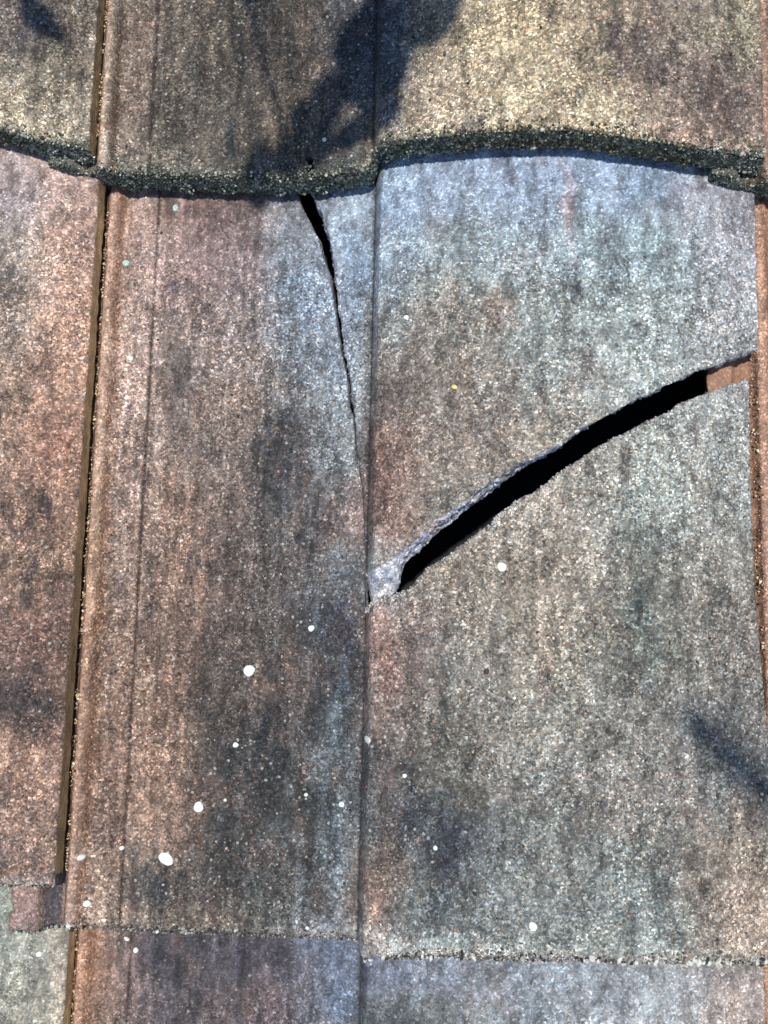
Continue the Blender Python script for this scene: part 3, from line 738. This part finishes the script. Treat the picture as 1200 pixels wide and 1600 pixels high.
# ---------------------------------------------------------------- small grains as real geometry
_ico = None
def ico():
    global _ico
    if _ico is None:
        t=(1+5**.5)/2; v=np.array([(-1,t,0),(1,t,0),(-1,-t,0),(1,-t,0),(0,-1,t),(0,1,t),(0,-1,-t),(0,1,-t),(t,0,-1),(t,0,1),(-t,0,-1),(-t,0,1)],float)
        v/=np.linalg.norm(v,axis=1)[:,None]
        f=np.array([(0,11,5),(0,5,1),(0,1,7),(0,7,10),(0,10,11),(1,5,9),(5,11,4),(11,10,2),(10,7,6),(7,1,8),(3,9,4),(3,4,2),(3,2,6),(3,6,8),(3,8,9),(4,9,5),(2,4,11),(6,2,10),(8,6,7),(9,8,1)])
        _ico=(v,f)
    return _ico
def grains(name, parent, pts, size, cols, flat=.75, squash=True):
    v,f = ico(); n = len(pts)
    ax = RNG.normal(size=(n,3,3)); q,_ = np.linalg.qr(ax)
    sc = size[:,None]*(1+(RNG.random((n,3))-.5)*(.9 if squash else .2)); sc[:,2]*=flat
    vv = (v[None]*(1+(RNG.random((n,12,1))-.5)*.5))*sc[:,None,:]
    vv = np.einsum('nij,nkj->nki',q,vv)+pts[:,None,:]
    ff = (f[None]+(np.arange(n)*12)[:,None,None]).reshape(-1,3)
    me = bpy.data.meshes.new(name); vv = vv.reshape(-1,3)
    me.vertices.add(len(vv)); me.vertices.foreach_set('co',(vv*MM).astype(np.float32).ravel())
    me.loops.add(len(ff)*3); me.loops.foreach_set('vertex_index',ff.astype(np.int32).ravel())
    me.polygons.add(len(ff)); me.polygons.foreach_set('loop_start',np.arange(0,len(ff)*3,3,dtype=np.int32)); me.update(calc_edges=True)
    a = me.color_attributes.new('surface_colour','FLOAT_COLOR','POINT'); cc = np.repeat(np.clip(cols,.002,.8),12,0)
    a.data.foreach_set('color',np.concatenate([cc,np.ones((len(cc),1))],1).astype(np.float32).ravel())
    me.polygons.foreach_set('use_smooth',np.ones(len(ff),bool))
    me.materials.append(MAT_GRAIN); o = bpy.data.objects.new(name,me); COL.objects.link(o); o.parent = parent
    o['kind']='stuff'; return o
def pick(n, pal):                 # pal: [(weight, rgb, spread)]
    w_ = np.array([p[0] for p in pal],float); k = RNG.choice(len(pal),n,p=w_/w_.sum())
    c = np.array([lin(p[1]) for p in pal])[k]*KALB
    return c*(1+(RNG.random((n,1))-.5)*np.array([p[2] for p in pal])[k][:,None]*2)
def tail_moss(o, row, u0, u1, n):   # dark moss and grit clinging to the lower end
    u = RNG.uniform(u0,u1,n); t = RNG.random(n)**.85; th = np.where(u>0,np.where(u>280,10,12),6.5)
    clump = np.clip(fbm(u/5,u*0+row,3,3)-.42,0,1)*9
    v = tail_v(u,row)-t*np.where(u>0,1.4,.4)-RNG.random(n)*(.5+clump*np.clip(t-.35,0,1))+.1
    z = surf(u,v*0)-.8-t*th
    up = RNG.random(n)<.12; v = np.where(up, tail_v(u,row)+RNG.random(n)**2*(3+6*fbm(u/9,u*0,5)), v); z = np.where(up, surf(u,v)+.1, z)
    n1 = fbm(u/4,t*3,5,3)
    dark = pick(n,[(3,(50,54,48),.4),(5,(90,96,86),.4),(3,(140,144,130),.3),(.5,(215,215,205),.2)])
    pale = pick(n,[(3,(86,94,84),.4),(4,(134,138,122),.4),(2,(182,182,166),.3),(.7,(226,224,210),.15),(1.5,(50,56,52),.4)])
    warm = pick(n,[(3,(124,112,80),.4),(3,(84,78,58),.4),(1.6,(206,196,168),.2),(1.4,(44,44,36),.3)])
    c = np.where((n1>.52)[:,None]&(t>.3)[:,None],pale,dark); c = np.where(((u>165)&(u<270)&(t>.35)&(RNG.random(n)<.75))[:,None],warm,c)
    keep = RNG.random(n) < .35+fbm(u/6,t*2,3)
    s = np.clip(RNG.lognormal(-.95,.42,n),.15,1.0)
    grains('moss',o,np.stack([u,v,z],1)[keep],s[keep],c[keep])
    n = n//16; u = RNG.uniform(u0,u1,n); u = u[fbm(u/4,u*0+2,6,3)>.5]; n = len(u); t = RNG.random(n)      # wispy moss threads
    P0 = np.stack([u,tail_v(u,row)-1.4*t-.3,surf(u,u*0)-1-t*np.where(u>0,14,6)],1)
    V=[];F=[];C=[]
    for p in P0:
        d = RNG.normal(size=3)*np.array([1,.4,.8])+np.array([0,-1.2,.2]); d/=np.linalg.norm(d); l=RNG.uniform(.6,1.9); q=np.cross(d,RNG.normal(size=3)); q/=np.linalg.norm(q)+1e-9; q*=.09
        m=p+d*l*.5+RNG.normal(size=3)*.2; e=p+d*l; b=len(V)
        r2=np.cross(d,q); V+= [p+q,p-q*.5+r2,p-q*.5-r2,m+q,m-q*.5+r2,m-q*.5-r2,e]
        F+= [(b,b+1,b+4,b+3),(b+1,b+2,b+5,b+4),(b+2,b,b+3,b+5),(b+3,b+4,b+6),(b+4,b+5,b+6),(b+5,b+3,b+6)]
        C+= [lin(random.choice([(70,84,62),(44,56,40),(110,118,96),(90,104,100)]))*KALB]*7
    me=bpy.data.meshes.new('moss'); me.from_pydata([tuple(x*MM) for x in V],[],F); me.update(); a=me.color_attributes.new('surface_colour','FLOAT_COLOR','POINT')
    a.data.foreach_set('color',np.concatenate([np.array(C),np.ones((len(C),1))],1).astype(np.float32).ravel()); me.materials.append(MAT_GRAIN)
    mo=bpy.data.objects.new('moss_threads',me); COL.objects.link(mo); mo.parent=o; mo['kind']='stuff'
def edge_grit(o, u0, u1, n, pale=1.0):        # sand grains and flaking chips on the worn lower edge
    u = RNG.uniform(u0,u1,n); bd = RNG.random(n)**2.4*4.0; v = tail_v(u)+bd-.8; z = surf(u,v)-.9*np.clip(1-bd/3,0,1)**2+.05
    keep = fbm(u/7,v*0,4)>.34+.25*RNG.random(n)-.1; low = RNG.random(n)<.3
    v = np.where(low,tail_v(u)-.9,v); z = np.where(low,surf(u,0*u)-1-RNG.random(n)*6,z)
    c = pick(n,[(2.2*pale,(194,192,182),.2),(3,(146,142,134),.3),(3,(96,92,86),.4),(1.6,(46,44,42),.3)])
    s = np.clip(RNG.lognormal(-1.0,.45,n),.12,.9); grains('grit',o,np.stack([u,v,z],1)[keep],s[keep],c[keep])
    n = int(n*.09*pale)
    if n > 3:
        u = RNG.uniform(u0,u1,n); u = u[fbm(u/9,u*0+3,1)>.54]; n=len(u); v = tail_v(u)+RNG.random(n)**2*2.2-.7; z = surf(u,v)-.6
        c = pick(n,[(4,(206,206,198),.12),(1.5,(160,156,148),.2),(1.6,(52,48,44),.3)])
        grains('flaking_chips',o,np.stack([u,v,z],1),RNG.uniform(.7,1.7,n),c,flat=.6)
def channel_grit(o, v0, v1, n, row):      # sand caught beside the rib, in the joint with the tile on the left
    v = RNG.uniform(v0,v1,n); u = .3+(fbm(v/9,v*0,2)-.5)*2.4+RNG.normal(size=n)*.7; z = surf(u,v)+.2+RNG.random(n)*.9
    u = np.where(RNG.random(n)<.2,u-RNG.random(n)*1.6,u); keep = fbm(v/8,v*0+row,6,4) > .42
    c = pick(n,[(3,(205,178,140),.3),(3,(130,98,70),.3),(2,(60,46,34),.4),(1,(226,214,190),.2)])
    s = np.clip(RNG.lognormal(-1.0,.4,n),.12,.8); grains('grit',o,np.stack([u,v,z],1)[keep],s[keep],c[keep])

def blob_mesh(name, parent, u, v, r, mat, ry=None, an=0, h=.45, base=None):
    ry = ry or r; nseg,nr = 28,6; V=[];F=[]
    ph = random.random()*6; z0 = surf(u,v)
    slope = (float(prof(u+.5))-float(prof(u-.5)))
    for i in range(nr+1):
        t = i/nr
        for k in range(nseg):
            a = 2*math.pi*k/nseg; rr = 1+.05*math.sin(2*a+ph)+.04*math.sin(3*a+2*ph)+.02*math.sin(7*a+ph)
            x = math.cos(a)*t*r*rr; y = math.sin(a)*t*ry*rr
            xr = x*math.cos(an)-y*math.sin(an); yr = x*math.sin(an)+y*math.cos(an)
            zz = h*(1-t**3)+.12*math.sin(3*a+t*7)*(1-t)-(.5 if i==nr else 0)
            V.append((xr,yr,xr*slope+zz-yr*T/E_))
    for i in range(nr):
        for k in range(nseg):
            a=i*nseg+k; b=i*nseg+(k+1)%nseg; F.append((a,a+nseg,b+nseg,b))
    me = bpy.data.meshes.new(name); me.from_pydata([tuple(c*MM for c in p) for p in V],[],F); me.update()
    for p in me.polygons: p.use_smooth=True
    me.materials.append(mat); o = bpy.data.objects.new(name,me); COL.objects.link(o)
    M = Matrix.Translation(Vector((u,v,float(z0)+.25))*MM)
    if parent: o.parent = parent; o.matrix_local = M
    else: o.matrix_world = base @ M
    return o

# ================================================================ the roof
# felt under the tiles
def slab(name, x0,x1,y0,y1,z0,z1,mat):
    me = bpy.data.meshes.new(name); v=[(x,y,z) for z in (z0,z1) for y in (y0,y1) for x in (x0,x1)]
    me.from_pydata([tuple(c*MM for c in p) for p in v],[],[(0,2,3,1),(4,5,7,6),(0,1,5,4),(2,6,7,3),(0,4,6,2),(1,3,7,5)]); me.update()
    me.materials.append(mat); o = bpy.data.objects.new(name,me); COL.objects.link(o); o.matrix_world = ROOF; return o
o = slab('roof_underlay',-1200,1500,-1400,1800,-46,-40,MAT_FELT); o['kind']='structure'

GRP = 'interlocking concrete roof tiles'
def tiled(label, *a, **k):
    o = build_tile('roof_tile',*a,**k); tag(o,label,'roof tile',GRP,kind='thing'); return o

# --- broken tile in the middle: two fragments
UPt = [(129.0, 156.4), (140.8, 161.7), (151.7, 170.8), (162.3, 179.9), (172.8, 187.4), (186.2, 196.5), (199.5, 204.8), (211.3, 210.8), (223.3, 218.6), (238.2, 227.2), (256.5, 237.0), (273.6, 245.4), (287.2, 250.7), (301.1, 256.4)]
LOt = [(129.5, 139.6), (134.9, 144.7), (143.5, 146.6), (149.0, 148.7), (156.5, 157.8), (167.1, 163.9), (174.5, 169.9), (183.4, 176.8), (186.3, 180.5), (196.6, 188.1), (202.5, 190.3), (211.3, 198.6), (223.2, 206.4), (229.2, 210.3), (238.1, 215.0), (245.6, 219.7), (259.4, 226.3), (264.1, 230.3), (273.3, 234.2), (281.2, 237.2), (294.7, 242.7)]
CL = [(88.9, 336.4), (94.2, 330.2), (98.4, 322.0), (102.4, 315.5), (103.8, 309.0), (106.0, 302.6), (108.5, 296.2), (110.3, 285.1), (111.8, 275.7), (112.7, 269.5), (114.1, 261.0), (115.8, 254.0), (118.0, 244.8), (118.5, 232.7), (120.6, 228.1)]
CR = [(99.5, 334.9), (100.8, 330.0), (103.3, 326.6), (103.8, 322.6), (106.3, 316.9), (108.0, 310.4), (109.4, 302.5), (110.8, 294.5), (112.2, 288.2), (112.8, 279.6), (114.1, 274.1), (115.4, 267.9), (116.8, 260.1), (118.1, 253.2), (119.5, 243.3), (120.1, 235.7), (121.4, 229.6), (122.0, 228.1)]
TL = [(123.1, 213.0), (125.2, 201.1), (127.0, 189.3), (128.1, 168.9), (128.6, 156.5)]
RB = [(295.1, 240.2), (294.7, 196.3), (295.4, 150.0), (300.1, 74.3), (300.7, 24.3)]
head = 432.0
CLh = [(70,head),(76,395),(84,356)]+[(p[0]-.9*min(1,(p[1]-228)/60),p[1]) for p in CL[1:]]; CRh = [(76,head),(82,395),(93,352)]+CR
diagA = dens([TL[-1]]+UPt,.45,.6,2)[::-1]                # right -> left along the upper edge
diagB = dens(LOt,.45,.6,5)
crA = dens(CRh,.45,.30,3); crB = dens(CLh,.45,.30,6)
line = dens([CR[-1]]+TL,.6,.12,1)
polyA = np.concatenate([crA,line[1:],diagA[::-1][1:],np.array([(301.5,256.5),(301.5,head)])])
lineB = line-np.stack([np.interp(line[:,1],[156,190,215,229],[.15,.5,1.0,1.3]),line[:,0]*0],1)
polyB = np.concatenate([crB,lineB[1:],np.array([(128.6,150)]),diagB,np.array([(p[0],p[1]) for p in RB if p[1]<242]),np.array([(302,-8),(-22,-8),(-22,head)])])
def slantA(u,v):
    s = np.interp(u,[125,129,143,145.5,152,160,175,200,225,260,300],[13.5,15,16.5,6.5,5.5,5.5,4,1.6,-1.6,-2.6,-2.2])
    edge = np.interp(u,[p[0] for p in UPt],[p[1] for p in UPt])
    d = np.clip(v-edge,0,None); k = np.clip(1-d/40,0,1)**2*(u>127.5)
    k = k*np.clip((u-127)/4,0,1)
    return u+0*u, v-s*k
def slantB(u,v):
    # underside leans slightly away from the split in the pan, and the nose juts down-slope
    k = np.clip(1-np.abs(u-np.interp(v,[228,336],[121,95]))/10,0,1)*(v>225)*(u<131)
    return u+1.8*k*np.clip((v-270)/50,0,1)*.3, v-np.clip(1-v/6,0,1)*np.where(u>0,1.6,.4)
fragA = build_tile('roof_tile_fragment',0,0,res=.75,fine=(60,300,120,350),poly=polyA,slant=slantA,style='broken',dz=.6)
tag(fragA,'upper right fragment of the cracked grey tile, above the black diagonal gap','tile fragment','fragments of the broken roof tile',kind='thing')
fragB = build_tile('roof_tile_fragment',0,0,res=.75,fine=(-21,300,-5,350),poly=polyB,slant=slantB,style='mid')
tag(fragB,'lower left fragment of the cracked tile, brown pan and grey roll below the black gap','tile fragment','fragments of the broken roof tile',kind='thing')
edge_grit(fragB,-20,108,900,.25); edge_grit(fragB,104,129,420,1.2); edge_grit(fragB,132,299,2300,.75); channel_grit(fragB,20,345,1500,0)

def crumbs(o, line_, n, spread):
    k = RNG.integers(0,len(line_)-1,n); p = line_[k]; u = p[:,0]+RNG.normal(size=n)*.4; v = p[:,1]-RNG.random(n)**2*spread; z = surf(u,v)+.1
    c = pick(n,[(4,(190,188,184),.2),(2,(150,140,130),.3),(1,(90,84,80),.3)])
    grains('crumbs',o,np.stack([u,v,z],1),np.clip(RNG.lognormal(-.95,.4,n),.15,.9),c)
def loose_grit(o, u0,u1,v0,v1,n):
    u = RNG.uniform(u0,u1,n); v = RNG.uniform(v0,v1,n); k = fbm(u/11,v/15,2,3) > .5
    if o is fragB: k &= inside(polyB,u+.8,v+.3)
    u=u[k]; v=v[k]; n=len(u); z = surf(u,v)+.12
    c = pick(n,[(3,(176,168,154),.3),(3,(104,94,84),.4),(2,(58,54,50),.4),(1,(168,124,100),.3)])
    grains('loose_grit',o,np.stack([u,v,z],1),np.clip(RNG.lognormal(-1.15,.5,n),.12,.85),c)
loose_grit(fragB,8,128,5,325,2600); loose_grit(fragB,132,296,5,140,2600)
crumbs(fragB,diagB,420,2.2)
crumbs(fragB,diagB[:26],120,2.5)
# --- the whole tiles around it
tl = tiled('orange-brown tile left of the long cracked pan, its end slipped up-slope',0,-1,dv=19,dz=2.0,fine=(225,300,-5,330))
edge_grit(tl,225,299,500,.2)
tr_ = tiled('brown tile seen as a narrow strip right of the diagonal gap',0,1,fine=(-21,20,-5,350))
channel_grit(tr_,0,345,900,1)
notch = dens([(98.0,-6),(98.6,0),(97.2,1.8),(98.4,4.0),(96.8,6.2),(99.4,7.8),(101.2,6.0),(100.4,3.4),(101.6,1.6),(100.6,-.5),(101,-6)],.5,.25,7)
tt = tiled('upper sunlit tile with a dark shadow patch and mossy edge above both cracks',1,0,style='top',fine=(-21,300,-5,112),gap=notch,res=.8)
tail_moss(tt,1,-21,300,21000); channel_grit(tt,8,110,500,2)
ttl = tiled('upper left tile with pale sunlit grit and a mossy lower edge',1,-1,tail=2,style='top',fine=(225,300,-5,130),res=.8)
tail_moss(ttl,2,225,300,5500)
ttr = tiled('tile at the upper right corner, only its mossy side lock in view',1,1,dv=-10,style='top',fine=(-21,20,-5,112),res=.8)
tail_moss(ttr,1,-21,12,2400)
tb = tiled('purplish brown tile below the lower ends of the cracked tile',-1,0,fine=(-21,300,290,350))
channel_grit(tb,290,343,250,3)
tbl = tiled('pale grey tile at the lower left corner below the slipped tile',-1,-1,fine=(225,300,280,380))
tbr = tiled('tile at the lower right corner, only a thin brown sliver in view',-1,1,fine=(-21,20,290,350))
loose_grit(tt,8,297,5,105,1700); loose_grit(tl,228,297,5,320,900)
# tiles just beyond the picture, copied from the whole ones
ring = build_tile('roof_tile',1,1,style='mid',res=3.0); ringmesh = ring.data; bpy.data.objects.remove(ring)
for r_ in range(-3,4):
    for c_ in range(-2,4):
        if abs(r_)<=1 and -1<=c_<=1: continue
        o = bpy.data.objects.new('roof_tile',ringmesh); COL.objects.link(o)
        o.matrix_world = ROOF @ Matrix.Translation(Vector((c_*P,r_*E_,0))*MM)
        tag(o,'plain concrete roof tile beyond the edge of the picture','roof tile','roof tiles beyond the picture','thing')

# --- spots
OWN = {'A':(fragA,0,0,0),'B':(fragB,0,0,0),'L':(tl,-1,0,19),'T':(tt,0,1,0),'b':(tb,0,-1,0),'bl':(tbl,-1,-1,0)}
for (who,U,V,r,ry,an,kind) in [('B', 76.4, 111.1, 2.65, 2.65, 0, 0), ('B', 71.7, 78.2, 1.32, 1.32, 0, 0), ('B', 56.3, 50.9, 2.35, 2.35, 0, 0), ('B', 42.9, 28.5, 3.53, 2.65, -35, 0), ('B', 104.2, 130.6, 1.47, 1.47, 0, 0), ('B', 131.8, 83.6, 1.62, 1.62, 0, 0), ('B', 120.4, 54.5, 1.32, 1.32, 0, 0), ('A', 145.4, 270.6, 1.62, 1.62, 0, 0), ('B', 188.5, 158.6, 2.06, 2.06, 0, 0), ('B', 32.1, 330.1, 1.47, 1.76, 0, 1), ('B', 10.2, 301.8, 1.76, 1.47, 0, 1), ('B', 14.8, 255.2, 1.47, 1.18, -30, 0), ('B', 201.8, 14.7, 1.76, 1.76, 0, 0), ('B', 7.0, 29.2, 1.32, 1.32, 0, 0), ('B', 9.8, 9.2, 1.62, 1.62, 0, 0), ('B', 23.4, 32.8, 1.03, 1.03, 0, 0), ('bl', -20.9, -4.0, 1.18, 1.18, 0, 1), ('bl', -11.6, -13.8, 1.32, 1.32, 0, 0), ('b', 26.5, -15.8, 1.18, 1.18, 0, 0), ('b', 22.2, -10.9, 1.47, 0.74, -35, 0), ('L', -35.0, 217.2, 1.18, 1.18, 0, 0), ('B', 104.3, 57.8, 0.88, 0.88, 0, 0), ('B', 106.7, 1.9, 0.88, 0.88, 0, 0), ('T', 105.9, 355.8, 1.03, 1.03, 0, 0), ('B', 68.1, 54.2, 0.74, 0.74, 0, 0), ('B', 148.6, 70.1, 1.03, 1.03, 0, 0), ('B', 162.1, 42.1, 1.03, 1.03, 0, 0)]:
    par,c_,r_,dv_ = OWN[who]
    blob_mesh('lichen_spot',par,U-c_*P,V-r_*E_-dv_,r,MAT_SPOTG if kind else MAT_SPOT,ry,rad(an))
fu,fv = (167.5, 237.2)
o = blob_mesh('leaf_flake',None,fu,fv,1.9,MAT_FLAKE,1.1,rad(-25),.5,base=ROOF); tag(o,'tiny pale yellow flake lying on the grey upper fragment','leaf flake')
fu,fv = (182.4, 114.9)
o = blob_mesh('seed',None,fu,fv,1.5,MAT_SEED,1.2,rad(30),.7,base=ROOF); tag(o,'tiny dark brown seed on the roll below the diagonal gap','seed')

# --- unseen branch added above the roof, its leaves placed to shade the tiles
def tube(V,F,pts,r0,r1,n=8):
    pts=[Vector(p) for p in pts]; b0=len(V)
    for i,p in enumerate(pts):
        d=(pts[min(i+1,len(pts)-1)]-pts[max(i-1,0)]).normalized(); a=d.orthogonal().normalized(); b=d.cross(a); r=r0+(r1-r0)*i/(len(pts)-1)
        for k in range(n):
            t=2*math.pi*k/n; V.append(p+a*math.cos(t)*r+b*math.sin(t)*r)
    for i in range(len(pts)-1):
        for k in range(n):
            q=b0+i*n; F.append((q+k,q+(k+1)%n,q+n+(k+1)%n,q+n+k))
def above(U,V,d): return Vector((U,V,20))+L_roof*d
V_,F_=[],[]
SHADE_LEAVES = [(149.9, 409.8, 33.8, 10.3, 90), (155.5, 424.8, 27.9, 15.9, 94), (120.0, 393.5, 24.1, 13.5, 90), (128.3, 402.9, 30.3, 13.8, 65), (97.2, 352.8, 25.3, 10.9, 43), (153.7, 430.6, 32.9, 10.3, 74), (159.4, 398.5, 30.3, 11.8, 58), (96.7, 369.3, 21.2, 14.4, 51), (157.4, 413.8, 34.1, 15.3, 39), (114.6, 402.6, 28.5, 11.2, 85), (122.4, 359.9, 33.5, 13.2, 35), (104.0, 378.8, 26.2, 11.2, 73), (121.3, 388.8, 30.0, 16.5, 61), (146.7, 409.4, 26.8, 12.1, 78), (160.5, 422.1, 33.8, 13.8, 84), (133.8, 360.3, 20.9, 11.8, 46), (160.1, 405.4, 27.6, 12.9, 42), (145.4, 414.1, 28.2, 15.3, 67), (136.7, 392.5, 33.8, 10.9, 93), (162.8, 416.3, 27.4, 11.2, 44), (93.0, 351.7, 31.8, 10.6, 83), (165.9, 423.7, 31.2, 10.9, 48), (137.7, 398.5, 32.6, 14.4, 82), (148.3, 437.3, 34.7, 15.3, 84), (157.1, 413.8, 22.1, 11.8, 57), (150.9, 420.2, 27.6, 10.9, 89), (116.9, 382.8, 28.8, 14.7, 49), (163.6, 424.5, 27.4, 14.1, 81), (162.2, 424.5, 24.4, 10.0, 50), (131.7, 382.7, 28.5, 14.7, 90), (95.9, 357.6, 33.8, 15.3, 83), (122.9, 385.1, 30.3, 15.9, 83), (152.6, 443.5, 34.4, 12.9, 36), (88.6, 349.3, 22.1, 15.0, 69), (75.6, 344.6, 26.5, 14.7, 76), (134.9, 376.7, 25.9, 15.9, 41), (148.3, 421.2, 31.5, 12.6, 82), (129.4, 420.3, 33.2, 14.7, 36), (105.6, 366.2, 31.5, 13.2, 52), (121.1, 398.2, 22.1, 12.4, 85), (157.2, 430.1, 28.2, 10.9, 56), (104.4, 355.9, 30.0, 12.4, 78), (89.8, 350.9, 25.0, 12.1, 45), (120.1, 389.9, 31.8, 14.7, 42), (144.9, 413.3, 22.6, 13.5, 90), (121.7, 398.4, 21.2, 11.2, 94), (148.2, 407.4, 50.0, 23.5, 72), (133.9, 382.8, 44.1, 19.4, 62), (271.0, 88.5, 32.4, 12.9, -48), (284.8, 76.2, 35.3, 12.9, -40), (300.9, 63.1, 29.4, 12.9, -45), (-24.6, 403.2, 32.4, 13.2, -45)]  # each leaf set by where its shadow should fall
trunk=[above(-330,470,190),above(-150,500,180),above(40,520,170),above(180,530,170),above(320,520,210),above(430,440,330)]
twig=[trunk[-1],above(470,260,400),above(445,120,400),above(400,60,400)]
tube(V_,F_,trunk,5,2.4); tube(V_,F_,twig,2.4,1.2)
lv=[]
for (U,V,ln_,wd,an) in SHADE_LEAVES:
    low = V < 200
    c=above(U,V,510 if low else 200); near=min(twig[1:] if low else trunk,key=lambda p:(p-c).length)
    tube(V_,F_,[near,(near+c)/2+Vector((0,0,6)),c],1.2,.7,6); lv.append((c,ln_,wd,an))
me=bpy.data.meshes.new('shade_branch'); me.from_pydata([tuple(p*MM) for p in V_],[],F_); me.update(); me.materials.append(MAT_BARK)
br=bpy.data.objects.new('shade_branch',me); COL.objects.link(br); br.matrix_world=ROOF
tag(br,'unseen leafy branch added above the picture to shade the tiles','tree branch')
for (c,ln_,wd,an) in lv:
    V,F=[],[]; n=14
    for s_ in (0,1):
        for i in range(n+1):
            t=i/n; w_=wd*math.sin(math.pi*t**.85)**.8+.3
            for k in (-1,0,1):
                x=(t-.5)*ln_; y=k*w_*.5; V.append((x,y,-abs(k)*-.12*w_-6*(t-.5)**2-s_*.35))
    m_=(n+1)*3
    for i in range(n):
        for k in (0,1):
            a=i*3+k; F.append((a,a+3,a+4,a+1)); F.append((a+m_,a+m_+1,a+m_+4,a+m_+3))
        for k in (0,2):
            a=i*3+k; F.append((a,a+m_,a+m_+3,a+3))
    me=bpy.data.meshes.new('leaf'); me.from_pydata([tuple(q*MM for q in p) for p in V],[],F); me.update(); me.materials.append(MAT_LEAF)
    o=bpy.data.objects.new('leaf',me); COL.objects.link(o); o.parent=br; o.matrix_local=Matrix.Translation(c*MM)@Matrix.Rotation(rad(an),4,'Z')
